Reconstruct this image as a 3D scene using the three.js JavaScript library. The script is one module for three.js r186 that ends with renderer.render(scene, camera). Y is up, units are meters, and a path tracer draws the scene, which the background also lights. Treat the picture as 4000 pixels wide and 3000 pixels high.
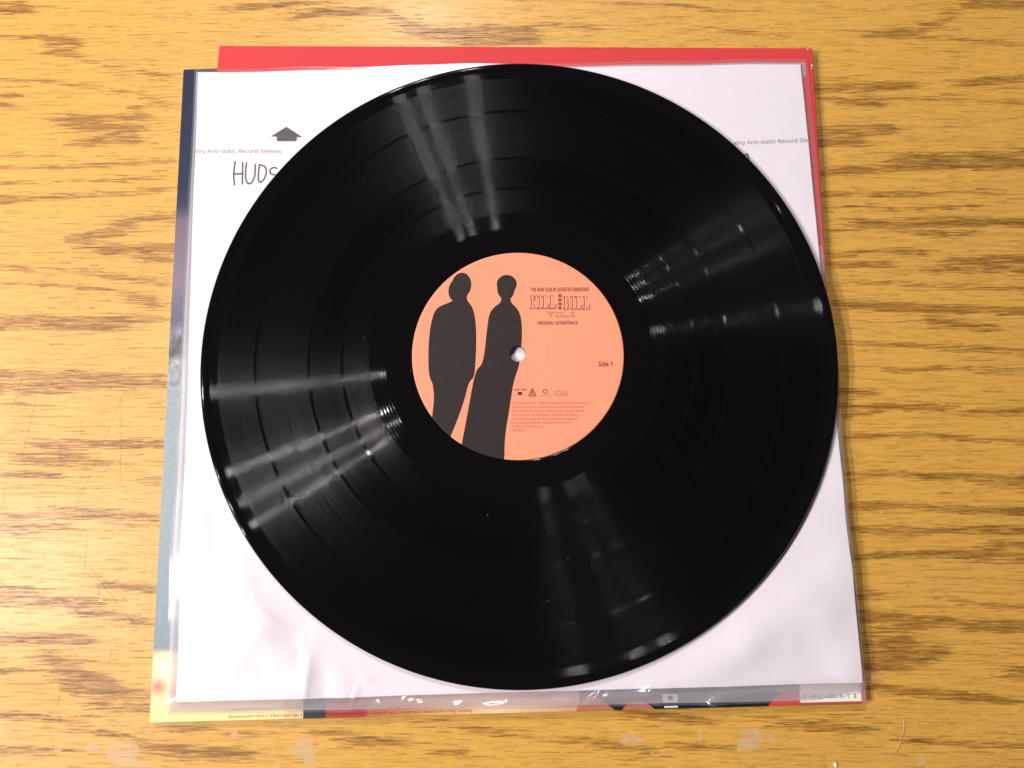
import * as THREE from 'three';
import { mergeGeometries } from 'three/addons/utils/BufferGeometryUtils.js';
import { RoundedBoxGeometry } from 'three/addons/geometries/RoundedBoxGeometry.js';

// ---------------------------------------------------------------- camera, light, exposure
const scene = new THREE.Scene();
const camera = new THREE.PerspectiveCamera(55.53, 4 / 3, 0.02, 20);
camera.position.set(0.00154, 0.3444, 0.07176);
camera.up.set(0.00197, 0.16769, -0.98584);
camera.lookAt(0.00154 - 0.01156, 0.3444 - 0.98577, 0.07176 - 0.1677);
const renderer = new THREE.WebGLRenderer({ antialias: true });
renderer.toneMapping = THREE.LinearToneMapping;
renderer.toneMappingExposure = 1.06;
renderer.shadowMap.enabled = true;
scene.background = new THREE.Color().setRGB(0.042, 0.038, 0.039);       // the dim room the table stands in
const LAMP_COLOR = new THREE.Color().setRGB(1.0, 0.945, 0.925);

// ---------------------------------------------------------------- helpers
let seed = 7;
const rnd = () => { seed = (seed + 0x6d2b79f5) | 0; let t = Math.imul(seed ^ (seed >>> 15), 1 | seed); t = (t + Math.imul(t ^ (t >>> 7), 61 | t)) ^ t; return ((t ^ (t >>> 14)) >>> 0) / 4294967296; };
const PERM = new Float32Array(65536); for (let i = 0; i < 65536; i++) PERM[i] = rnd();
function vnoise(x, y) {                                                  // value noise 0..1
  const ix = Math.floor(x), iy = Math.floor(y), fx = x - ix, fy = y - iy, u = fx * fx * (3 - 2 * fx), v = fy * fy * (3 - 2 * fy);
  const a = PERM[((iy & 255) << 8) | (ix & 255)], b = PERM[((iy & 255) << 8) | ((ix + 1) & 255)], c = PERM[(((iy + 1) & 255) << 8) | (ix & 255)], d = PERM[(((iy + 1) & 255) << 8) | ((ix + 1) & 255)];
  return a + (b - a) * u + (c - a) * v + (a - b - c + d) * u * v;
}
const clamp = (x, a = 0, b = 1) => Math.min(b, Math.max(a, x)), smooth = (a, b, x) => { const t = clamp((x - a) / (b - a)); return t * t * (3 - 2 * t); };
const tag = (o, label, category, group, kind) => { if (label) o.userData.label = label; if (category) o.userData.category = category; if (group) o.userData.group = group; if (kind) o.userData.kind = kind; return o; };
function add(name, geometry, material, parent = scene) {
  const m = new THREE.Mesh(geometry, material); m.name = name; m.castShadow = m.receiveShadow = true; parent.add(m); return m;
}
function thing(name, label, category, group) { const g = new THREE.Group(); g.name = name; scene.add(g); return tag(g, label, category, group); }
function canvasTexture(w, h, draw) {
  const c = document.createElement('canvas'); c.width = w; c.height = h;
  const g = c.getContext('2d'); draw(g, w, h);
  const t = new THREE.CanvasTexture(c); t.colorSpace = THREE.SRGBColorSpace; t.magFilter = THREE.LinearFilter; return t;
}
function planarUV(geometry, x0, x1, z0, z1) {                            // u along +x, v towards -z, in metres of the thing's own plane
  const p = geometry.attributes.position, uv = new Float32Array(p.count * 2);
  for (let i = 0; i < p.count; i++) { uv[2 * i] = (p.getX(i) - x0) / (x1 - x0); uv[2 * i + 1] = 1 - (p.getZ(i) - z0) / (z1 - z0); }
  geometry.setAttribute('uv', new THREE.BufferAttribute(uv, 2)); return geometry;
}

// ---------------------------------------------------------------- oak tabletop
// grain figure of the veneer in millimetres: [width, x, z, x, z, ...]
const BANDS = [[7.7,-274,-190,-258,-189],[2.2,-272,-176,-250,-172,-230,-171],[4.4,-247,-172,-230,-168],[5.5,-245,-165,-232,-163],[2.2,-230,-161,-209,-156,-194,-152,-174,-147],[1.5,-269,-149,-242,-148,-220,-144,-200,-141,-186,-137,-173,-131],[3.3,-268,-138,-258,-139],[2.2,-267,-134,-260,-133],[5.0,-236,-125,-190,-127],[4.4,-227,-120,-191,-120],[6.1,-225,-113,-193,-114],[1.7,-199,-130,-183,-135],[1.5,-264,-106,-234,-106],[2.0,-263,-100,-227,-99,-173,-102],[1.3,-262,-91,-227,-91,-173,-93],[2.2,-261,-78,-246,-83,-214,-84,-172,-87],[4.4,-261,-82,-248,-81],[4.4,-201,-69,-171,-74],[5.5,-220,-61,-194,-66],[5.5,-214,-56,-170,-55],[3.3,-188,-51,-170,-49],[1.3,-257,-48,-228,-45,-199,-42],[2.8,-208,-42,-171,-37],[1.5,-256,-40,-233,-38,-204,-34,-174,-29],[3.9,-190,-29,-174,-25],[3.3,-254,-21,-169,-18],[3.3,-253,-16,-198,-15],[2.2,-219,-14,-189,-16],[1.5,-251,4,-210,7],[2.8,-250,8,-168,10],[3.3,-250,14,-167,14],[2.2,-249,18,-209,17],[1.7,-249,23,-232,23],[3.9,-232,42,-168,42],[2.2,-246,46,-204,47],[2.8,-239,51,-190,51],[2.2,-243,55,-214,57],[2.2,-178,58,-166,59],[1.5,-223,73,-190,73],[2.8,-242,76,-166,76],[2.8,-242,82,-207,81],[1.1,-195,80,-166,80],[1.5,-241,85,-220,84],[4.4,-192,107,-165,109],[4.4,-238,108,-219,110],[5.0,-238,114,-191,115],[3.9,-207,118,-166,124],[4.4,-236,129,-195,131],[5.5,-216,137,-200,143],[6.6,-207,146,-183,150],[5.5,-202,152,-166,156],[4.4,-191,159,-165,162],[1.7,-234,145,-215,144],[2.2,-232,162,-213,164,-190,170,-168,174],[2.8,-230,178,-199,178],[4.4,-168,176,-116,179],[2.2,-158,170,-116,171],[3.9,264,-185,234,-186,222,-178,207,-172,178,-170],[4.4,235,-188,264,-187],[2.2,195,-169,225,-168,249,-164,261,-162],[3.9,226,-142,247,-144,259,-145],[1.7,246,-139,259,-141],[2.0,152,-141,167,-139,185,-134,210,-133,257,-129],[3.3,155,-135,187,-130],[6.1,153,-116,192,-116],[5.0,152,-110,173,-111],[4.4,187,-103,207,-102,236,-104,255,-108],[5.0,151,-94,174,-96,200,-98,254,-99],[5.5,237,-100,253,-94],[2.0,152,-81,173,-82,205,-81,224,-83,244,-83],[1.5,152,-75,175,-75],[1.5,177,-74,218,-75,234,-76],[4.4,165,-67,204,-68,250,-65],[1.3,152,-65,172,-63],[2.8,192,-63,226,-61],[3.3,152,-50,187,-53,203,-51],[2.8,152,-45,186,-46],[4.4,211,-47,248,-48],[2.4,195,-43,247,-41],[1.8,152,-37,190,-36,217,-34,246,-33],[4.6,152,-26,175,-25,206,-23,244,-19],[3.9,197,-18,232,-13],[2.0,154,-6,185,-5,205,-3,242,-1],[1.8,154,6,164,6],[2.0,177,7,204,6,241,10],[3.6,153,24,195,24,217,27,239,27],[1.8,155,28,173,27],[2.2,154,39,170,38,194,38,220,41,237,43],[3.1,154,56,169,55,186,57,211,58,235,59],[1.8,153,60,162,58],[2.2,217,62,235,64],[3.3,154,71,176,70,197,72,218,73,234,74],[3.9,154,82,183,83,211,82,233,83],[3.1,154,94,172,93,210,93,221,89,232,90],[4.4,212,95,231,97],[1.7,193,111,211,116,229,114],[5.0,154,120,186,122,213,125,228,123],[2.2,157,126,186,125],[5.0,156,132,179,130],[6.1,157,137,191,135],[5.0,156,141,184,140],[6.6,220,145,226,142],[3.3,156,151,193,154,221,156],[2.8,117,167,157,169],[2.0,167,172,201,174,222,177],[2.6,-94,169,-56,172],[3.0,-75,174,-46,175],[1.0,-45,164,-24,165],[2.6,-27,168,-5,170],[2.0,-1,172,11,172],[2.0,-39,178,-19,179],[2.0,19,173,43,174],[3.3,50,162,87,166],[1.3,105,164,136,165,160,163],[2.0,123,167,142,168],[2.6,31,174,62,178],[1.7,71,175,98,176],[4.4,-155,-188,-126,-190],[4.9,-116,-185,-72,-186,-52,-176,-28,-168,11,-168],[5.7,-57,-174,8,-175],[1.8,-136,-191,-97,-191],[1.8,45,-189,88,-187,117,-183],[1.8,15,-178,44,-174],[1.3,92,-175,140,-169]];
const FLECKS = [[-188.8,177.0,6.7,4.6],[-174.1,179.3,14.9,9.8],[-204.3,177.5,4.6,2.3],[-165.1,169.7,3.4,2.8],[-226.9,170.3,3.0,2.3],[-207.4,163.3,3.2,0.9],[-184.6,166.7,1.6,1.6],[-168.3,172.0,1.4,1.1],[-94.6,175.9,10.9,7.5],[-103.3,166.4,4.8,1.4],[-125.9,170.5,3.0,5.7],[-165.0,170.1,2.8,2.3],[50.4,172.6,10.9,5.2],[80.4,170.8,1.6,7.1],[103.0,172.4,13.8,10.3],[159.2,145.9,7.4,2.3],[151.7,163.0,2.3,1.6],[111.5,171.3,3.4,2.3],[120.5,173.6,2.8,2.1],[-91.9,180.5,6.9,6.9],[-170.7,183.4,17.2,3.4],[176.7,181.1,4.6,3.4]];
const SCRATCHES = [[-189,16,-201,54,-207,71],[-196,101,-172,127],[-204,93,-171,121],[-192,107,-193,114],[-205,153,-207,160],[-190,20,-187,61],[-231,16,-235,49],[-200,83,-200,100],[-217,66,-217,74],[-241,60,-242,74],[-239,7,-242,24],[-184,135,-185,143]];

{
  const W = 2048, H = 1706, X0 = -0.3, X1 = 0.3, Z0 = -0.25, Z1 = 0.25, mw = 1024, mh = 853;
  const px = (mm) => (mm / 1000 - X0) / (X1 - X0) * mw, pz = (mm) => (mm / 1000 - Z0) / (Z1 - Z0) * mh, sc = mw / 600;
  const cv = document.createElement('canvas'); cv.width = mw; cv.height = mh;
  const g = cv.getContext('2d'); g.fillStyle = '#000'; g.fillRect(0, 0, mw, mh); g.lineCap = 'round'; g.lineJoin = 'round';
  const bands = [...BANDS];
  for (let i = 0; i < 46; i++) {                                         // the same figure goes on beyond and beneath the sleeves
    const x = -140 + rnd() * 250, z = -140 + i * 6.3; bands.push([2 + rnd() * 4, x, z, x + 60 + rnd() * 60, z + rnd() * 4 - 2]);
  }
  for (const edge of [-1, 1]) for (let i = 0; i < 14; i++) { const x = -290 + rnd() * 400, z = edge * (198 + i * 3.6); bands.push([2 + rnd() * 3, x, z, x + 80 + rnd() * 120, z + rnd() * 6 - 3]); }
  for (const b of bands) {
    g.strokeStyle = `rgba(255,255,255,${0.75 + rnd() * 0.25})`; g.lineWidth = Math.max(2.2, b[0] * sc * 0.92); g.beginPath();
    for (let k = 1; k < b.length; k += 2) { let x = b[k]; const z = b[k + 1]; if (x < -249 + z * 0.119) x -= 60; if (x > 239.5 - z * 0.117) x += 60; k === 1 ? g.moveTo(px(x), pz(b[k + 1])) : g.lineTo(px(x), pz(b[k + 1])); }
    g.stroke();
  }
  const raw = g.getImageData(0, 0, mw, mh).data; let m = new Float32Array(mw * mh);
  for (let i = 0; i < m.length; i++) m[i] = raw[4 * i] / 255;
  for (const [rx, rz] of [[5, 2], [4, 1]]) {                             // soften: the figure fades out along the grain
    const t = new Float32Array(m.length);
    for (let y = 0; y < mh; y++) for (let x = 0; x < mw; x++) { let s = 0; for (let k = -rx; k <= rx; k++) s += m[y * mw + clamp(x + k, 0, mw - 1)]; t[y * mw + x] = s / (2 * rx + 1); }
    for (let y = 0; y < mh; y++) for (let x = 0; x < mw; x++) { let s = 0; for (let k = -rz; k <= rz; k++) s += t[clamp(y + k, 0, mh - 1) * mw + x]; m[y * mw + x] = s / (2 * rz + 1); }
  }
  const mask = (x, y) => { x = clamp(x, 0, mw - 1.01); y = clamp(y, 0, mh - 1.01); const ix = x | 0, iy = y | 0, fx = x - ix, fy = y - iy, i = iy * mw + ix; return (m[i] * (1 - fx) + m[i + 1] * fx) * (1 - fy) + (m[i + mw] * (1 - fx) + m[i + mw + 1] * fx) * fy; };
  // overlay: pores, scratches, paint flecks
  const oc = document.createElement('canvas'); oc.width = W; oc.height = H; const o = oc.getContext('2d'); o.fillStyle = '#000'; o.fillRect(0, 0, W, H);
  const ox = (mm) => (mm / 1000 - X0) / (X1 - X0) * W, oz = (mm) => (mm / 1000 - Z0) / (Z1 - Z0) * H, os = W / 600;
  o.globalCompositeOperation = 'lighter'; o.lineCap = 'round';
  for (let i = 0; i < 150000; i++) {                                      // pores: red channel
    const x = rnd() * W, y = rnd() * H, dark = mask(x * mw / W, y * mh / H); if (i > 70000 && dark < 0.3) continue; const len = 4 + rnd() * rnd() * 34, a = (0.12 + 0.8 * rnd() * rnd()) * (dark > 0.3 ? 0.8 : 0.72);
    o.strokeStyle = `rgba(${Math.round(255 * a)},0,0,1)`; o.lineWidth = 0.6 + rnd() * 0.9; o.beginPath(); o.moveTo(x, y); o.lineTo(x + len * 1.9, y + (rnd() - 0.45) * 1.6); o.stroke();
  }
  o.strokeStyle = 'rgb(120,0,0)'; o.lineWidth = 1.1;
  for (const s of SCRATCHES) { o.beginPath(); for (let k = 0; k < s.length; k += 2) k ? o.lineTo(ox(s[k]), oz(s[k + 1])) : o.moveTo(ox(s[k]), oz(s[k + 1])); o.stroke(); }
  for (let i = 0; i < 150; i++) {                                        // hairline cracks and knocks in the worn varnish
    const x = -250 + rnd() * 90, z = 5 + rnd() * 165, a = Math.PI / 2 + (rnd() - 0.5) * (rnd() < 0.2 ? 2 : 0.5), l = 2 + rnd() * 9; o.strokeStyle = `rgb(${20 + Math.round(40 * rnd())},0,0)`; o.lineWidth = 0.8;
    o.beginPath(); o.moveTo(ox(x), oz(z)); o.lineTo(ox(x + Math.cos(a) * l), oz(z + Math.sin(a) * l)); o.stroke();
  }
  for (let i = 0; i < 60; i++) { const s = 1 + rnd() * 3; o.fillStyle = 'rgb(90,0,0)'; o.beginPath(); o.ellipse(rnd() * W, rnd() * H, s, s * 0.6, rnd() * 3, 0, 7); o.fill(); }
  o.fillStyle = 'rgb(0,255,0)';
  for (const [cx, cz, w, h] of FLECKS) {                                 // flecks of old paint: green channel
    o.beginPath(); const n = 11;
    for (let k = 0; k < n; k++) { const a = k / n * 2 * Math.PI, r = 0.62 + 0.5 * rnd(), q = Math.max(Math.abs(Math.cos(a)), Math.abs(Math.sin(a))); o.lineTo(ox(cx) + Math.cos(a) / q * w / 2 * os * r, oz(cz) + Math.sin(a) / q * h / 2 * os * r); }
    o.fill();
  }
  for (let i = 0; i < 70; i++) { const x = rnd() * W, y = oz(150 + rnd() * 60); o.fillRect(x, y, 1 + rnd() * 4, 1 + rnd() * 2.5); }
  const ov = o.getImageData(0, 0, W, H).data;
  const col = new Uint8Array(W * H * 4), aux = new Uint8Array(W * H * 4);
  const toS = (x) => Math.round(255 * (x <= 0.0031308 ? x * 12.92 : 1.055 * Math.pow(x, 1 / 2.4) - 0.055));
  const light = [0.62, 0.342, 0.062], dark = [0.285, 0.118, 0.018], pore = [0.1, 0.038, 0.008], paint = [0.52, 0.35, 0.2];
  const lut = new Uint8Array(4097); for (let i = 0; i < 4097; i++) lut[i] = toS(i / 4096);
  for (let y = 0; y < H; y++) for (let x = 0; x < W; x++) {
    const i = (y * W + x) * 4, X = x * 600 / W, Z = y * 500 / H;         // millimetres
    const rag = vnoise(X * 0.09, Z * 2.2) - 0.5, rag3 = vnoise(X * 0.2 + 31, Z * 4.6 + 17) - 0.5, rag2 = vnoise(X * 0.05 + 40, Z * 0.9 + 9) - 0.5, slow = vnoise(X * 0.02 + 7, Z * 0.06 + 3) - 0.5;
    const f0 = mask((x + rag * 34 + rag3 * 26 + rag2 * 20) * mw / W, (y + (rag2 * 1.6 + slow * 2.4) * 3.4) * mh / H);
    const f = smooth(0.2, 0.75, f0 + (rag * 0.75 + rag3 * 0.8 + (vnoise(X * 0.16 + 3, Z * 9) - 0.5) * 0.45) * smooth(0.02, 0.3, f0));
    const fibre = vnoise(X * 0.12 + 3, Z * 6.4) - 0.5, fibre2 = vnoise(X * 0.03 + 90, Z * 1.5) - 0.5, tone = vnoise(X * 0.012 + 60, Z * 0.03 + 11) - 0.5, fine = vnoise(X * 1.3, Z * 7) - 0.5;
    const d = clamp(f * (0.72 + 0.5 * rag3 + 0.35 * fibre) + fibre2 * 0.22 + fibre * 0.2 + tone * 0.2, 0, 1), p = clamp(ov[i] / 255 * (0.95 + 0.2 * f + 0.6 * fine)), w = ov[i + 1] / 255 * clamp(0.6 + fibre * 0.9 + fine * 0.6), k = 1 + fine * 0.1 + fibre * 0.08;
    for (let c = 0; c < 3; c++) {
      let v = (light[c] + (dark[c] - light[c]) * d) * k; v += (pore[c] - v) * p * 0.78; v += (paint[c] - v) * w;
      col[i + c] = lut[clamp(Math.round(v * 4096), 0, 4096)];
    }
    col[i + 3] = 255;
    aux[i] = Math.round(255 * clamp(0.7 - p * 0.6 + fibre * 0.18 + fine * 0.06 + w * 0.2)); aux[i + 1] = Math.round(255 * clamp(0.78 + p * 0.2 + w * 0.22 + tone * 0.3 + fibre * 0.12)); aux[i + 2] = 0; aux[i + 3] = 255;
  }
  const tex = (data, srgb) => { const t = new THREE.DataTexture(data, W, H); t.flipY = true; t.magFilter = THREE.LinearFilter; t.wrapS = t.wrapT = THREE.MirroredRepeatWrapping; if (srgb) t.colorSpace = THREE.SRGBColorSpace; t.needsUpdate = true; return t; };
  const auxT = tex(aux, false);
  const oak = new THREE.MeshStandardMaterial({ name: 'oak_veneer', map: tex(col, true), bumpMap: auxT, bumpScale: 0.00012, roughnessMap: auxT, roughness: 0.6 });
  const geo = new RoundedBoxGeometry(1.2, 0.03, 0.9, 2, 0.004); geo.translate(0, -0.015, 0); planarUV(geo, X0, X1, Z0, Z1);
  tag(add('tabletop', geo, oak), 'varnished golden oak tabletop with dark cathedral grain and paint flecks', 'table', null, 'structure');
}

// ---------------------------------------------------------------- sheets
// a sheet between four corners (metres, clockwise from the far left), lifted by height(x, z); edge(s, t) nudges the outline
function sheet(corners, nx, nz, height, bend = () => [0, 0], under = 0) {
  const [a, b, c, d] = corners, pos = [], idx = [];
  for (let j = 0; j <= nz; j++) for (let i = 0; i <= nx; i++) {
    const s = i / nx, t = j / nz, [ex, ez] = bend(s, t);
    const x = (a[0] * (1 - s) + b[0] * s) * (1 - t) + (d[0] * (1 - s) + c[0] * s) * t + ex, z = (a[1] * (1 - s) + b[1] * s) * (1 - t) + (d[1] * (1 - s) + c[1] * s) * t + ez;
    pos.push(x, height(x, z) - under, z);
  }
  for (let j = 0; j < nz; j++) for (let i = 0; i < nx; i++) { const p = j * (nx + 1) + i; idx.push(p, p + nx + 1, p + 1, p + 1, p + nx + 1, p + nx + 2); }
  const g = new THREE.BufferGeometry(); g.setAttribute('position', new THREE.Float32BufferAttribute(pos, 3)); g.setIndex(idx); g.computeVertexNormals(); return g;
}
const mmPath = (g, pts, X, Z) => pts.forEach(([x, z], i) => (i ? g.lineTo(X(x), Z(z)) : g.moveTo(X(x), Z(z))));

// ---------------------------------------------------------------- outer jacket
{
  const S = 315.8, N = 2048, k = N / S;
  const print = canvasTexture(N, N, (g) => {
    const R = (x, z, w, h, c) => { g.fillStyle = c; g.fillRect(x * k, z * k, w * k, h * k); };
    const blend = (x, z, w, h, stops) => { const gr = g.createLinearGradient(0, z * k, 0, (z + h) * k); stops.forEach(([t, c]) => gr.addColorStop(t, c)); g.fillStyle = gr; g.fillRect(x * k, z * k, w * k, h * k); };
    R(0, 0, S, S, '#3a3f4c');
    // strip of the printed picture along the spine side: night blue, mauve, grey stone, pale blue grey, cream
    blend(0, 0, 60, S, [[0, '#161e36'], [0.2, '#1a2440'], [0.235, '#2c3046'], [0.26, '#6d5f70'], [0.36, '#7a6d7c'], [0.42, '#5d5c6a'], [0.45, '#7d7a84'], [0.47, '#55555c'], [0.5, '#9aa0a6'], [0.53, '#8f999f'], [0.7, '#8c979d'], [0.86, '#828f97'], [0.9, '#7f8b95'], [0.908, '#d9bf95'], [0.93, '#efdca4'], [1, '#ecd592']]);
    for (let i = 0; i < 2600; i++) { const z = 128 + rnd() * 158, v = rnd(); g.strokeStyle = v > 0.5 ? `rgba(210,222,226,${0.05 + 0.14 * rnd()})` : `rgba(60,72,84,${0.04 + 0.12 * rnd()})`; g.lineWidth = 0.6 + rnd() * 1.6; const x = rnd() * 30, a = rnd() * 6.3; g.beginPath(); g.moveTo(x * k, z * k); g.lineTo((x + Math.cos(a) * 2) * k, (z + Math.sin(a) * 3) * k); g.stroke(); }
    for (let i = 0; i < 60; i++) { g.fillStyle = rnd() > 0.5 ? 'rgba(225,225,228,0.1)' : 'rgba(40,40,48,0.12)'; g.beginPath(); g.ellipse((rnd() * 12) * k, (138 + rnd() * 24) * k, (1 + rnd() * 3) * k, (1.5 + rnd() * 4) * k, rnd(), 0, 7); g.fill(); }
    const soft = (x, z, r, c) => { const gr = g.createRadialGradient(x * k, z * k, 0, x * k, z * k, r * k); gr.addColorStop(0, c); gr.addColorStop(1, c.replace(/[\d.]+\)$/, '0)')); g.fillStyle = gr; g.fillRect((x - r) * k, (z - r) * k, 2 * r * k, 2 * r * k); };
    // foot of the picture
    R(10, 286, 70, 30, '#ecd592'); soft(3, 301, 5, 'rgba(226,80,96,0.75)'); soft(12, 303, 6, 'rgba(226,80,96,0.5)'); soft(6, 292, 7, 'rgba(255,246,214,0.8)');
    R(60, 280, 110, 36, '#d9c08c'); R(68, 300, 10, 16, '#2b3638'); R(78, 304, 24, 12, '#a83b38');
    { const gr = g.createLinearGradient(96 * k, 0, 190 * k, 0); gr.addColorStop(0, '#b0603f'); gr.addColorStop(0.3, '#cf9a5c'); gr.addColorStop(0.6, '#e0c096'); gr.addColorStop(1, '#c49480'); g.fillStyle = gr; g.fillRect(96 * k, 280 * k, 94 * k, 36 * k); }
    g.fillStyle = 'rgba(150,110,112,0.55)'; g.beginPath(); g.ellipse(80 * k, 300 * k, 14 * k, 6 * k, 0.2, 0, 7); g.fill();
    R(190, 268, 96, 48, '#171c1e'); g.fillStyle = '#b06c50';
    g.beginPath(); g.moveTo(188 * k, 316 * k); g.quadraticCurveTo(192 * k, 306 * k, 199 * k, 311 * k); g.quadraticCurveTo(206 * k, 316 * k, 206 * k, 316 * k); g.fill();
    g.beginPath(); g.moveTo(208 * k, 316 * k); g.quadraticCurveTo(215 * k, 308 * k, 223 * k, 316 * k); g.fill();
    R(226.5, 309.5, 6.6, 3.6, '#e9e6dd'); R(228.8, 310.3, 2.2, 1.8, '#22282a'); R(227, 314.5, 6, 0.8, '#e0ddd4'); R(256, 297, 3, 12, '#4a5052');
    g.fillStyle = '#8d9194'; g.beginPath(); g.moveTo(251 * k, 308 * k); g.lineTo(254 * k, 300 * k); g.lineTo(257 * k, 308 * k); g.fill(); g.fillStyle = '#171c1e'; g.beginPath(); g.moveTo(253 * k, 306 * k); g.lineTo(254 * k, 303 * k); g.lineTo(255 * k, 306 * k); g.fill();
    g.fillStyle = '#c8423c'; g.beginPath(); g.moveTo(272 * k, 316 * k); g.lineTo(280 * k, 308.5 * k); g.lineTo(287 * k, 308.5 * k); g.lineTo(287 * k, 316 * k); g.fill(); R(286.6, 314.4, 30, 2, '#b04a48');
    R(286.6, 262, 27, 52.6, '#ece7dc'); R(313.6, 300, 3, 16, '#b7727c'); R(276, 294, 11, 16, '#8d8a86'); R(262, 296, 14, 13, '#3a4042');
    for (let x = 290; x < 311; x += 0.9 + rnd() * 1.1) R(x, 268, 0.3 + rnd() * 0.5, 37, '#1b1b1b');
    // far edge opposite the spine
    blend(304, 0, 12, 262, [[0, '#cfc4ae'], [0.55, '#d9d0bd'], [0.72, '#c9b0ab'], [0.78, '#a9a3a6'], [0.8, '#5b5d60'], [0.82, '#d5cdbf'], [0.94, '#d8cfbf'], [0.96, '#b2413c'], [0.975, '#d9d0c2'], [1, '#ddd5c8']]);
    g.fillStyle = '#211c18'; g.textBaseline = 'alphabetic';
    g.font = `${1.75 * k}px sans-serif`; const line = (s, x, z, w) => { g.save(); g.translate(x * k, z * k); const m = g.measureText(s).width; g.scale(w * k / m, 1); g.fillText(s, 0, 0); g.restore(); };
    line('Manufactured in the E.U. A Band Apart logo is a trademark of A Band Apart Records, Inc. Maverick logo is a trademark of Maverick Recording Company.', 35, 314.6, 108);
    line('unauthorized duplication of this recording prohibited', 36, 311.6, 40);
    line('Rockefeller Plaza, New York, NY 10019-6908', 104, 300.4, 38); line('A Band Apart Records, Inc./Maverick', 108, 304, 34);
    g.fillStyle = '#d6d2c8'; line('and exclusive tracks from the motion picture soundtrack', 192, 303.5, 42);
    g.fillStyle = '#1d1a18'; g.font = `${2.9 * k}px monospace`; line('0 9362-48676-1 a', 288, 313.2, 23.5);
  });
  const card = new THREE.MeshPhysicalMaterial({ name: 'printed_card', map: print, roughness: 0.5, specularIntensity: 0.6 }), board = new THREE.MeshStandardMaterial({ name: 'card_edge', color: new THREE.Color().setRGB(0.62, 0.6, 0.55), roughness: 0.8 }), navy = new THREE.MeshStandardMaterial({ name: 'spine_print', color: new THREE.Color().setRGB(0.02, 0.028, 0.055), roughness: 0.45 });
  const t = thing('record_jacket', 'square printed card record jacket lying flat on the oak table under everything', 'record jacket');
  t.position.set(-0.00905, 0, 0.0029); t.rotation.y = 0.0281; const h = S / 2000;
  const panel = (y, m, name) => { const g = new RoundedBoxGeometry(S / 1000, 0.0007, S / 1000, 2, 0.00025); g.translate(0, y, 0); planarUV(g, -h, h, -h, h); return add(name, g, m, t); };
  panel(0.00045, board, 'back_panel');
  const front = panel(0.00365, card, 'front_panel'); front.userData.label = 'printed front with blue, grey and cream picture strip and white barcode box';
  const sp = new RoundedBoxGeometry(0.0008, 0.0025, S / 1000 - 0.0004, 2, 0.0003); sp.translate(-h + 0.0006, 0.00205, 0); add('spine', sp, navy, t);
  const disc = new THREE.BoxGeometry(0.29, 0.0022, 0.29); disc.translate(0, 0.002, 0); add('inner_filling', disc, board, t);
}

// ---------------------------------------------------------------- plain red paper sleeve
{
  const red = new THREE.MeshPhysicalMaterial({ name: 'red_paper', color: new THREE.Color().setRGB(0.56, 0.046, 0.05), roughness: 0.65, specularIntensity: 0.4 }), chip = new THREE.MeshStandardMaterial({ name: 'worn_paper', color: new THREE.Color().setRGB(0.8, 0.74, 0.7), roughness: 0.9 });
  const t = thing('red_sleeve', 'plain red paper inner sleeve sticking out above the dark jacket', 'record sleeve');
  t.position.set(-0.0033, 0.0041, -0.0093); t.rotation.y = -0.0125;
  const w = 0.303, D = 0.215, f = (y, n) => { const g = new THREE.PlaneGeometry(w, D, 60, 44).rotateX(-Math.PI / 2).translate(0, 0, (D - w) / 2), p = g.attributes.position; for (let i = 0; i < p.count; i++) p.setY(i, y + 0.00025 * Math.sin(p.getX(i) * 21 + 1) * Math.sin(p.getZ(i) * 17) * (y > 0.0005 ? 1 : 0)); g.computeVertexNormals(); return add(n, g, red, t); };
  f(0.00025, 'back_sheet'); f(0.00095, 'front_sheet');
  const side = (x, z, sx, sz, n) => { const g = new RoundedBoxGeometry(sx, 0.00075, sz, 2, 0.0003); g.translate(x, 0.0006, z); add(n, g, red, t); };
  side(w / 2, (D - w) / 2, 0.0007, D, 'folded_edge'); side(-w / 2, (D - w) / 2, 0.0007, D, 'folded_edge'); side(0, -w / 2, w, 0.0007, 'folded_edge');
  for (const [x, z, s] of [[w / 2 - 0.0004, -w / 2 + 0.0095, 0.0011], [w / 2 - 0.002, -w / 2 + 0.0005, 0.0008], [w / 2 - 0.0006, -w / 2 + 0.0112, 0.0007]]) { const g = new THREE.DodecahedronGeometry(s / 2, 0); g.scale(0.7, 0.16, 1.2); g.translate(x, 0.00115, z); add('edge_chip', g, chip, t); }
}

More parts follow.
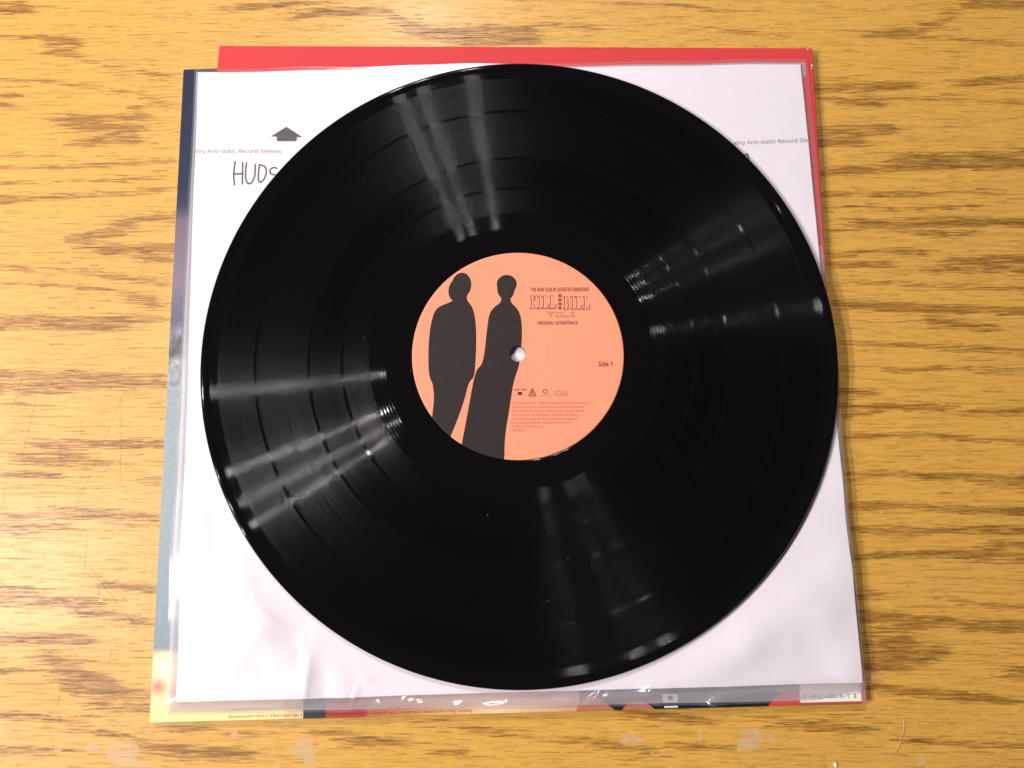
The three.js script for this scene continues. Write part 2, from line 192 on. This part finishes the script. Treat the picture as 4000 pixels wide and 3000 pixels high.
// ---------------------------------------------------------------- clear anti-static sleeve with its white liner
const BASE = 0.0055;
const seg = (x, z, pts) => { let best = 1e9; for (let i = 0; i + 1 < pts.length; i++) { const [ax, az] = pts[i], [bx, bz] = pts[i + 1], u = clamp(((x - ax) * (bx - ax) + (z - az) * (bz - az)) / ((bx - ax) ** 2 + (bz - az) ** 2)); best = Math.min(best, Math.hypot(x - ax - u * (bx - ax), z - az - u * (bz - az))); } return best; };
const FOLDS = [   // soft folds in the liner: [height mm, half width mm, points in mm]
  [1.3, 11, [[-118, 93], [-122, 108], [-112, 128], [-98, 146]]], [0.9, 9, [[-98, 92], [-104, 112], [-122, 134]]], [0.8, 7, [[-84, 126], [-80, 138], [-76, 152]]], [0.7, 4, [[-90, 128], [-92, 150]]], [0.5, 2.5, [[-78, 124], [-66, 146]]], [0.5, 1.6, [[-118, 112], [-108, 122], [-101, 124]]], [0.45, 1.4, [[-96, 128], [-92, 138], [-93, 153]]],
  [0.9, 12, [[128, 66], [112, 96], [96, 116]]], [1.1, 13, [[146, 98], [118, 118], [84, 134]]], [0.7, 8, [[136, 120], [146, 138]]], [0.8, 10, [[60, 146], [100, 132]]], [0.6, 8, [[-150, 40], [-146, 80], [-150, 120]]], [0.6, 9, [[138, 30], [147, 60]]],
];
const CREASES = [   // sharp ridges in the loose film along its foot
  [2.1, 2.2, [[-60, 156], [-41.7, 156.3], [-19.2, 157.6], [8.8, 156.6], [31.2, 154.4], [56, 151.6], [66, 150.4]]], [2.25, 2.3, [[84, 155.4], [89.4, 152.4], [98.4, 150.5], [120.8, 148.6], [150, 147.4]]],
  [1.0, 1.0, [[-88, 150], [-86, 158]]], [1.2, 1.0, [[-70, 149], [-72, 157]]], [0.8, 0.8, [[36, 151], [30, 156]]], [0.8, 0.7, [[78, 149], [84, 156]]], [0.7, 0.7, [[100, 152], [84, 156.4]]], [0.8, 1, [[-140, 150], [-128, 158], [-110, 160]]],
];
const liner = (x, z) => {
  const X = x * 1000, Z = z * 1000, r = Math.hypot(X, Z), free = smooth(148, 172, r); let y = 0;
  if (free > 0) { for (const [a, w, p] of FOLDS) { const d = seg(X, Z, p) / w; y += 1.25 * a * Math.exp(-d * d); } y += 0.5 * (vnoise(X * 0.06 + 5, Z * 0.05) + vnoise(X * 0.14, Z * 0.12 + 8) * 0.4); y *= 1 - 0.75 * smooth(-60, -130, Z); }
  return BASE + 0.0011 + (y * free) / 1000;
};
const film = (x, z) => {
  const X = x * 1000, Z = z * 1000; let y = liner(x, z) - BASE - 0.0011;
  for (const [a, w, p] of CREASES) { const d = seg(X, Z, p) / w; y += a / 1000 * Math.exp(-d * d); }
  const foot = smooth(148.5, 152, Z + X * 0.028), rid = (n) => Math.pow(1 - Math.abs(2 * n - 1), 4);   // crumpled loose film below the liner
  y += foot * (0.0007 * rid(vnoise(X * 0.07 + Z * 0.11 + 4, Z * 0.13 - X * 0.05)) + 0.00045 * rid(vnoise(X * 0.16 - Z * 0.2, Z * 0.24 + 30)) + 0.0004 * vnoise(X * 0.05, 4.5));
  const droop = smooth(149, 158, Z + X * 0.03);
  const edge = Math.max(smooth(-152, -158, X - 0.022 * Z * 0), 0) * 0.00025 * (vnoise(Z * 0.12, 3) - 0.2);
  return BASE + 0.00135 + y + edge - droop * 0.0013;
};
{
  const X0 = -170, X1 = 160, Z0 = -160, Z1 = 170, N = 2048, k = N / 330, X = (x) => (x - X0) * k, Z = (z) => (z - Z0) * k;
  const print = canvasTexture(N, N, (g) => {
    g.fillStyle = '#f1eef0'; g.fillRect(0, 0, N, N);
    for (let i = 0; i < 9000; i++) { g.strokeStyle = rnd() > 0.5 ? 'rgba(255,255,255,0.25)' : 'rgba(214,208,214,0.22)'; g.lineWidth = 1; const x = rnd() * N, y = rnd() * N, a = rnd() * 6.3, l = 6 + rnd() * 18; g.beginPath(); g.moveTo(x, y); g.lineTo(x + l * Math.cos(a), y + l * Math.sin(a)); g.stroke(); }
    g.fillStyle = '#16110f'; g.beginPath(); mmPath(g, [[-123.1, -111.6], [-115.6, -116.8], [-107.3, -111.2], [-110, -111.2], [-110.2, -109], [-120, -109.1], [-120.1, -111.5]], X, Z); g.fill();
    g.strokeStyle = '#17130f'; g.lineWidth = 0.74 * k; g.lineCap = g.lineJoin = 'round';
    const curve = (pts) => { g.beginPath(); g.moveTo(X(pts[0][0]), Z(pts[0][1])); for (let i = 1; i < pts.length - 1; i++) g.quadraticCurveTo(X(pts[i][0]), Z(pts[i][1]), X((pts[i][0] + pts[i + 1][0]) / 2), Z((pts[i][1] + pts[i + 1][1]) / 2)); g.lineTo(X(pts.at(-1)[0]), Z(pts.at(-1)[1])); g.stroke(); };
    curve([[-140.2, -98.2], [-140.7, -91.6], [-139.7, -85.9]]); curve([[-136.4, -97.6], [-135.9, -86.4]]); curve([[-140.6, -91.7], [-136, -91.7]]);
    curve([[-134.5, -97.6], [-134.9, -91], [-133.6, -86.6], [-131.4, -86.4], [-129.8, -90.4], [-130.1, -96.7]]);
    curve([[-127.9, -96.7], [-128.4, -91.5], [-127.9, -87.2], [-125.8, -87.4], [-124, -92.1], [-125, -95.8], [-127.9, -96.5]]);
    curve([[-119.2, -94.6], [-120.8, -95.4], [-122.8, -93.8], [-122.2, -91.4], [-119.8, -91.3], [-117.6, -89.6], [-119, -87]]);
    curve([[112.6, -99.4], [113.7, -101.8], [114.6, -98.4]]);
    g.fillStyle = '#5c5357'; g.font = `${2.9 * k}px sans-serif`;
    const run = (s, x0, z0, x1, z1) => { g.save(); g.translate(X(x0), Z(z0)); g.rotate(Math.atan2(z1 - z0, x1 - x0)); const w = g.measureText(s).width; g.scale(Math.hypot(x1 - x0, z1 - z0) * k / w, 1); g.fillText(s, 0, 0); g.restore(); };
    run('ality Anti-static Record Sleeves', -161.4, -103, -117.4, -102.7); run('ality Anti-static Record Sleeves', 107.4, -105.7, 150.5, -107.1);
  });
  const paper = new THREE.MeshPhysicalMaterial({ name: 'white_liner_paper', map: print, roughness: 0.55, side: THREE.DoubleSide });
  const clear = new THREE.MeshPhysicalMaterial({ name: 'clear_film', color: new THREE.Color().setRGB(0.9, 0.88, 0.9), transmission: 0.93, thickness: 0, roughness: 0.17, ior: 1.45, side: THREE.DoubleSide });
  const milky = clear.clone(); milky.name = 'milky_film'; milky.transmission = 0.7; milky.roughness = 0.3;
  const t = thing('anti_static_sleeve', 'clear plastic record sleeve with white liner printed with arrow, lying under the black record', 'record sleeve');
  const mm = (a) => a.map(([x, z]) => [x / 1000, z / 1000]);
  const wav = (s, t2, a) => [(vnoise(t2 * 9 + 3, 1.5) - 0.5) * a * (s < 0.02 || s > 0.98 ? 1 : 0), (vnoise(s * 11, 7.5) - 0.5) * a * (t2 < 0.02 ? 1.5 : t2 > 0.98 ? 0.4 : 0)];
  const pg = sheet(mm([[-162.4, -147], [143.1, -149.2], [150.5, 146.8], [-149.9, 155.8]]), 220, 220, liner, (s, q) => wav(s, q, 0.0008)); planarUV(pg, X0 / 1000, X1 / 1000, Z0 / 1000, Z1 / 1000);
  add('white_liner', pg, paper, t);
  add('film_front', sheet(mm([[-164.4, -148.6], [146.4, -151.8], [151.6, 151.2], [-155, 161.1]]), 300, 300, film, (s, q) => { const [ex, ez] = wav(s, q, 0.0016); return [ex, ez + 0.0037 * s * (1 - smooth(0.9, 1, s)) * smooth(0.97, 1, q)]; }), clear, t);
  add('film_back', sheet(mm([[-164.2, -148.2], [146.2, -151.2], [151.2, 150.8], [-154.8, 160.7]]), 120, 120, () => BASE - 0.0003, (s, q) => { const [ex, ez] = wav(s, q, 0.0012); return [ex, ez + 0.0035 * s * (1 - smooth(0.9, 1, s)) * smooth(0.95, 1, q)]; }), milky, t);
}

// ---------------------------------------------------------------- the record
{
  const t = thing('vinyl_record', 'black twelve inch vinyl record with peach paper label on the white sleeve', 'vinyl record');
  t.position.set(0.0003, 0, 0.0004);
  const TOP = 0.0092, SEG = 260, N = 2048;
  const dust = canvasTexture(N, N, (g) => {
    g.fillStyle = 'rgb(9,8,9)'; g.fillRect(0, 0, N, N);
    for (let i = 0; i < 420; i++) { const v = 20 + rnd() * rnd() * 150; g.fillStyle = `rgba(${v + 30},${v + 24},${v + 20},${0.25 + rnd() * 0.6})`; const s = 0.4 + rnd() * rnd() * rnd() * 3; g.beginPath(); g.ellipse(rnd() * N, rnd() * N, s * (0.7 + rnd()), s, rnd() * 6, 0, 7); g.fill(); }
    g.lineWidth = 1.3; for (let i = 0; i < 5; i++) { g.strokeStyle = `rgba(150,140,130,${0.15 + rnd() * 0.3})`; const x = rnd() * N, y = rnd() * N, a = rnd() * 6, l = 12 + rnd() * 30; g.beginPath(); g.moveTo(x, y); g.quadraticCurveTo(x + l * Math.cos(a), y + l * Math.sin(a), x + l * Math.cos(a + 0.9), y + l * Math.sin(a + 0.9)); g.stroke(); }
  });
  const vinyl = new THREE.MeshPhysicalMaterial({ name: 'black_vinyl', map: dust, roughness: 0.035, ior: 1.52 }), grooved = new THREE.MeshPhysicalMaterial({ name: 'grooved_vinyl', map: dust, roughness: 0.06, ior: 1.52, specularIntensity: 0.6 });
  const gap = vinyl.clone(); gap.name = 'bare_vinyl'; gap.roughness = 0.03;
  const tracks = [[0.06, 0.22, [1, 0.97, 0.98]], [0.05, 0.2, [0.93, 1, 0.95]], [0.065, 0.24, [0.96, 0.97, 1]], [0.05, 0.2, [1, 1, 1]]].map(([coat, base, tint], i) => {
    const m = grooved.clone(); m.name = 'grooved_vinyl_' + 'abcd'[i]; m.roughness = base; m.specularIntensity = 0.14; m.specularColor = new THREE.Color().setRGB(...tint); m.clearcoat = 0.34; m.clearcoatRoughness = coat; return m;
  });
  const R = 0.1497;
  // turned body: hole, dead wax, a seat for the grooves, raised bead, rounded rim, underside
  const prof = [[0.0036, TOP - 0.0018], [0.0036, TOP - 0.0004], [0.05, TOP - 0.0004], [0.0502, TOP - 0.00002], [0.051, TOP], [0.0622, TOP], [0.0624, TOP - 0.0003], [0.1454, TOP - 0.0003], [0.1456, TOP - 0.00004], [0.1464, TOP + 0.0001], [0.1474, TOP + 0.00034], [0.1483, TOP + 0.00036], [0.149, TOP + 0.0002], [0.1495, TOP - 0.00015], [R, TOP - 0.0007], [0.1495, TOP - 0.0012], [0.1488, TOP - 0.0015], [0.146, TOP - 0.0016], [0.051, TOP - 0.0018], [0.0036, TOP - 0.0018]];
  const ring = (list, mat, name) => {                                    // list of [r, y, slope dy/dr]: a surface of revolution with its true normals
    const pos = [], nor = [], idx = [], n = list.length;
    for (const [r, y, s] of list) { const q = Math.hypot(1, s); for (let i = 0; i <= SEG; i++) { const a = i / SEG * 2 * Math.PI, c = Math.cos(a), d = Math.sin(a); pos.push(r * c, y, r * d); nor.push(-s / q * c, 1 / q, -s / q * d); } }
    for (let j = 0; j + 1 < n; j++) for (let i = 0; i < SEG; i++) { const p = j * (SEG + 1) + i, q = p + SEG + 1; idx.push(p, p + 1, q, q, p + 1, q + 1); }
    const g = new THREE.BufferGeometry(); g.setAttribute('position', new THREE.Float32BufferAttribute(pos, 3)); g.setAttribute('normal', new THREE.Float32BufferAttribute(nor, 3)); g.setIndex(idx);
    planarUV(g, -0.152, 0.152, -0.152, 0.152); return add(name, g, mat, t);
  };
  const body = new THREE.LatheGeometry(prof.map(([r, y]) => new THREE.Vector2(r, y)), SEG); planarUV(body, -0.152, 0.152, -0.152, 0.152); add('vinyl_body', body, vinyl, t);
  const band = (r0, r1, pitch, slope, mat, name, vary = 0.5, lean = 0.5) => {   // concentric grooves; lean: share of each turn taken by the wall that faces outwards
    const list = [], turns = Math.max(1, Math.round((r1 - r0) / pitch)), p = (r1 - r0) / turns, n1 = 5, n2 = lean > 0.5 ? 4 : 5;
    for (let t2 = 0; t2 < turns; t2++) for (let i = 0; i < n1 + n2; i++) {
      const out = i < n1, u = out ? i / n1 : (i - n1) / n2, q = out ? lean * u : lean + (1 - lean) * u, r = r0 + (t2 + q) * p, loud = 1 - vary * vnoise(r * 1500, 2.5) - vary * 0.5 * vnoise(r * 420, 8.5), s1 = slope * Math.max(0.15, loud), s2 = s1 * lean / (1 - lean);
      const drop = s1 * lean * p / Math.PI, y = out ? drop * (Math.cos(Math.PI * u) - 1) : -2 * drop + drop * (1 - Math.cos(Math.PI * u));
      list.push([r, TOP - 0.00005 + y * 0.6, out ? -s1 * Math.sin(Math.PI * u) : s2 * Math.sin(Math.PI * u)]);
    }
    list.push([r1, TOP - 0.00005, 0]); return ring(list, mat, name);
  };
  band(0.0624, 0.07, 0.0015, 0.42, vinyl, 'lead_out_groove', 0.1, 0.64);
  band(0.07, 0.0822, 0.0007, 0.75, tracks[0], 'track_band', 0.3, 0.81);
  band(0.0822, 0.0836, 0.0007, 0.38, gap, 'track_gap', 0, 0.66);
  band(0.0836, 0.0978, 0.0007, 0.85, tracks[1], 'track_band', 0.35, 0.81);
  band(0.0978, 0.0994, 0.0008, 0.38, gap, 'track_gap', 0, 0.66);
  band(0.0994, 0.123, 0.0007, 0.8, tracks[2], 'track_band', 0.4, 0.81);
  band(0.123, 0.1245, 0.00075, 0.38, gap, 'track_gap', 0, 0.66);
  band(0.1245, 0.1414, 0.0007, 0.7, tracks[3], 'track_band', 0.3, 0.81);
  band(0.1414, 0.1454, 0.0008, 0.4, gap, 'lead_in_groove', 0.1, 0.66);
  // paper label
  const L = 1536, k = L / 100, X = (x) => (x + 50) * k, Z = (z) => (z + 50) * k;
  const art = canvasTexture(L, L, (g) => {
    g.fillStyle = '#ee9272'; g.fillRect(0, 0, L, L);
    for (let i = 0; i < 16000; i++) { g.fillStyle = rnd() > 0.5 ? 'rgba(255,190,150,0.10)' : 'rgba(205,100,80,0.10)'; g.fillRect(rnd() * L, rnd() * L, 2 + rnd() * 3, 2 + rnd() * 3); }
    // generic stand-in for the printed picture: two plain dark upright shapes
    g.fillStyle = '#2b2523';
    const blob = (pts) => { g.beginPath(); pts.forEach(([x, z], i) => { const [nx, nz] = pts[(i + 1) % pts.length]; const mx = (x + nx) / 2, mz = (z + nz) / 2; i ? g.quadraticCurveTo(X(x), Z(z), X(mx), Z(mz)) : g.moveTo(X(mx), Z(mz)); }); const [a, b] = pts[0], [c, d] = pts[1]; g.quadraticCurveTo(X(a), Z(b), X((a + c) / 2), Z((b + d) / 2)); g.fill(); };
    g.beginPath(); g.ellipse(X(-26.8), Z(-33.6), 4.7 * k, 6.2 * k, 0.05, 0, 7); g.fill(); g.beginPath(); g.ellipse(X(-5.6), Z(-32), 4.2 * k, 5.8 * k, -0.05, 0, 7); g.fill();
    blob([[-29.6, -30], [-29.6, -26.5], [-34, -24.4], [-38.8, -22.4], [-41, -16], [-42, -6], [-42, 4], [-41.4, 11], [-39.4, 14.5], [-38.8, 24], [-43, 54], [-37.5, 54], [-30.5, 38], [-25, 23], [-22.8, 13], [-20.4, 11.5], [-19.8, 5], [-19.4, -6], [-19.8, -16], [-21.4, -23], [-24.2, -26], [-24.2, -30]]);
    blob([[-7.8, -29], [-7.8, -25], [-11, -23], [-13.6, -19.5], [-14.6, -11], [-15.4, -2], [-16.6, 5], [-19, 7], [-20.6, 12], [-22.6, 24], [-25.4, 40], [-28, 54], [-6, 54], [-6.2, 40], [-3.8, 26], [-2, 13], [0.4, 7], [1.4, 0], [2.2, -10], [1.6, -18.5], [-0.6, -22.6], [-3.4, -25], [-3.4, -29]]);
    g.beginPath(); g.ellipse(X(-28), Z(-31.5), 4.9 * k, 6.4 * k, 0.25, 0, 7); g.fill(); g.beginPath(); g.ellipse(X(-5.2), Z(-34), 4.8 * k, 4.6 * k, 0, 0, 7); g.fill();
    for (let i = 0; i < 260; i++) { const x = -44 + rnd() * 44, z = -36 + rnd() * 80, a = rnd() * 6.3; g.strokeStyle = rnd() > 0.4 ? 'rgba(150,132,120,0.13)' : 'rgba(10,8,8,0.16)'; g.lineWidth = 1 + rnd() * 2; g.beginPath(); g.moveTo(X(x), Z(z)); g.lineTo(X(x + Math.cos(a) * 3), Z(z + Math.sin(a) * 3)); g.stroke(); }
    for (let i = 0; i < 7000; i++) { const x = -46 + rnd() * 48, z = -38 + rnd() * 84; if (g.getImageData) { g.fillStyle = rnd() > 0.5 ? 'rgba(120,104,92,0.10)' : 'rgba(20,16,16,0.10)'; g.fillRect(X(x), Z(z), 2.5, 2.5); } }
    const INK = '#2e1510';
    const fit = (s, x0, x1, z, size, font, color = INK) => { g.fillStyle = color; g.font = `${font} ${size * k}px sans-serif`.trim(); g.save(); g.translate(X(x0), Z(z)); const w = g.measureText(s).width; g.scale((x1 - x0) * k / w, 1); g.fillText(s, 0, 0); g.restore(); };
    fit('THE NEW FILM BY QUENTIN TARANTINO', 6.3, 33.9, -30.3, 2.7, 'bold');
    const outlined = (s, x0, x1, z, size) => { g.font = `bold ${size * k}px serif`; g.save(); g.translate(X(x0), Z(z)); const w = g.measureText(s).width; g.scale((x1 - x0) * k / w, 1); g.lineJoin = 'round'; g.fillStyle = '#2c100c'; if (size > 5) for (let i = 0; i < 8; i++) g.fillText(s, 3 - i * 0.9, 3 - i * 0.8); g.fillStyle = '#f3a880'; g.fillText(s, 4, -1); g.strokeStyle = '#2c100c'; g.lineWidth = size > 5 ? 3.2 : 2.2; g.strokeText(s, 4, -1); g.restore(); };
    outlined('KILL', 5.8, 18.4, -21.9, 8.6); outlined('BILL', 21.6, 34.5, -21.6, 8.6); outlined('VOL.2', 13.6, 27.1, -17.6, 3.6);
    g.strokeStyle = '#2c100c'; g.lineWidth = 0.22 * k;
    for (let c = 0; c < 4; c++) for (let i = 0; i < 3; i++) { const z = -28.6 + c * 2 + i * 0.5; g.beginPath(); g.moveTo(X(19.2), Z(z)); g.lineTo(X(21), Z(z - 0.15)); g.moveTo(X(19.6 + i * 0.45), Z(-29 + c * 2)); g.lineTo(X(19.5 + i * 0.5), Z(-27.5 + c * 2)); g.stroke(); }
    fit('ORIGINAL SOUNDTRACK', 9.2, 28.5, -14.1, 2.3, 'bold'); fit('Side 1', 37.7, 44.6, 6.1, 3.4, 'bold', '#3a211c');
    // small marks in a row
    const mark = '#4d1f18'; fit('A BAND APART', -2.2, 4.2, 17.4, 1.1, 'bold', mark); g.fillStyle = mark; g.fillRect(X(0), Z(18.1), 2 * k, 1.4 * k);
    g.strokeStyle = mark; g.lineWidth = 0.35 * k; g.beginPath(); g.moveTo(X(5.2), Z(19.4)); g.lineTo(X(6.8), Z(16.4)); g.lineTo(X(8.4), Z(19.4)); g.moveTo(X(6.1), Z(19.4)); g.lineTo(X(6.8), Z(17.6)); g.lineTo(X(7.5), Z(19.4)); g.stroke(); g.fillRect(X(5), Z(19.5), 3.6 * k, 0.4 * k); fit('MAVERICK', 5, 8.6, 20.8, 0.8, '', mark);
    g.beginPath(); g.arc(X(12.8), Z(17.9), 0.95 * k, 0, 7); g.stroke(); fit('A Warner Music Group Company', 10.2, 15.6, 20.2, 0.8, '', mark);
    g.lineWidth = 0.18 * k; g.beginPath(); g.roundRect(X(17.2), Z(17.7), 6 * k, 2.3 * k, 1.1 * k); g.stroke(); fit('LC BIEM', 18, 22.4, 19.4, 1.3, '', mark);
    const para = ['This Compilation © ℗ 2004 A Band Apart Records, Inc./Maverick', 'Recording Company, manufactured and distributed by Warner', 'Bros. Records Inc., A Warner Music Group Company. Motion', 'Picture Artwork and Photography. Unauthorized copying,', 'hiring, lending, public performance and broadcasting of', 'this recording prohibited. Manufactured in the E.U.', '© 2004 Miramax Film Corp.', '9362-48676-1'], ends = [33.2, 31, 30.8, 28, 27.6, 24.8, 12, 4];
    para.forEach((s, i) => fit(s, -2.6 - i * 0.07, ends[i], 23.9 + i * 1.82, 1.5, '', '#86392f'));
  });
  const paper = new THREE.MeshPhysicalMaterial({ name: 'label_paper', map: art, roughness: 0.6, specularIntensity: 0.35 });
  const rings = [], prel = [[0.0037, 0], [0.0144, 0], [0.015, -0.00003], [0.01535, -0.00016], [0.0157, -0.00003], [0.0163, 0], [0.0478, 0], [0.049, -0.00003], [0.0496, -0.0001], [0.0497, -0.0003]];
  for (let i = 0; i < prel.length; i++) { const a = prel[Math.max(0, i - 1)], b = prel[Math.min(prel.length - 1, i + 1)]; rings.push([prel[i][0], TOP + 0.00005 + prel[i][1], clamp((b[1] - a[1]) / (b[0] - a[0]), -1.5, 1.5)]); }
  const label = ring(rings, paper, 'paper_label'); planarUV(label.geometry, -0.05, 0.05, -0.05, 0.05); label.userData.label = 'peach paper label with two dark upright figures and film title';
}

// ---------------------------------------------------------------- small things on the table
{
  const hairM = new THREE.MeshStandardMaterial({ name: 'pale_hair', color: new THREE.Color().setRGB(0.6, 0.5, 0.34), roughness: 0.5 });
  const c = new THREE.CatmullRomCurve3([[170.3, 162.8], [169.5, 167.6], [168.2, 172.4], [166.3, 175.3], [163, 177.4]].map(([x, z], i) => new THREE.Vector3(x / 1000, 0.0004 + 0.0008 * (i % 2), z / 1000)));
  tag(add('hair', new THREE.TubeGeometry(c, 40, 0.00011, 5), hairM), 'short curved pale hair lying on the bare oak table', 'hair');
  const crumb = new THREE.IcosahedronGeometry(0.0009, 1); crumb.scale(0.8, 0.6, 1.3); crumb.translate(0.1389, 0.0005, 0.1825);
  tag(add('crumb', crumb, new THREE.MeshStandardMaterial({ name: 'white_crumb', color: new THREE.Color().setRGB(0.8, 0.76, 0.7), roughness: 0.8 })), 'tiny white crumb on the bare oak table', 'crumb');
}

// ---------------------------------------------------------------- the lamps mirrored in the grooves
{
  const metal = new THREE.MeshStandardMaterial({ name: 'lamp_metal', color: new THREE.Color().setRGB(0.25, 0.24, 0.23), roughness: 0.4, metalness: 0.9 });
  const glow = new THREE.MeshStandardMaterial({ name: 'frosted_bulb', color: 0xffffff, emissive: LAMP_COLOR, emissiveIntensity: 80 });
  const globe = new THREE.SphereGeometry(0.016, 24, 16), cap = new THREE.CylinderGeometry(0.012, 0.014, 0.05, 20);
  const bulb = (t, x, y, z, power) => {
    const s = add('socket', cap, metal, t); s.position.set(x, y + 0.036, z);
    const b = add('bulb', globe, glow, t); b.position.set(x, y, z);
    const p = new THREE.PointLight(LAMP_COLOR, power); p.position.set(x, y, z); p.castShadow = true; p.shadow.radius = 0.7; p.shadow.camera.near = 0.02; t.add(p);
  };
  const wire = new THREE.CylinderGeometry(0.003, 0.003, 0.5, 8);
  [[-0.8, -0.1325, 1.6], [-1.15, 0.195, 2.6], [-0.85, 0.215, 1.8], [-1.1, 0.43, 1.9]].forEach(([x, z, power], i) => {
    const t = thing(i ? 'pendant_lamp_00' + i : 'pendant_lamp', 'lit frosted globe bulb hanging on a cord beside the table', 'lamp', 'pendant lamps beside the table');
    t.position.set(x, 1.0, z); bulb(t, 0, 0, 0, power); add('cord', wire, metal, t).position.y = 0.31;
  });
  const far = [[-0.285, 0.85], [-0.22, 0.85], [-0.105, 0.85]], t = thing('rail_lamp', 'row of three lit frosted bulbs on a rail beyond the red sleeve', 'lamp');
  t.position.set(0, 1.0, -0.85);
  const bar = new RoundedBoxGeometry(0.26, 0.02, 0.05, 2, 0.006); bar.translate(-0.195, 0.068, 0); add('rail', bar, metal, t);
  for (const [x, power] of far) bulb(t, x, 0, 0, power);
}

renderer.render(scene, camera);
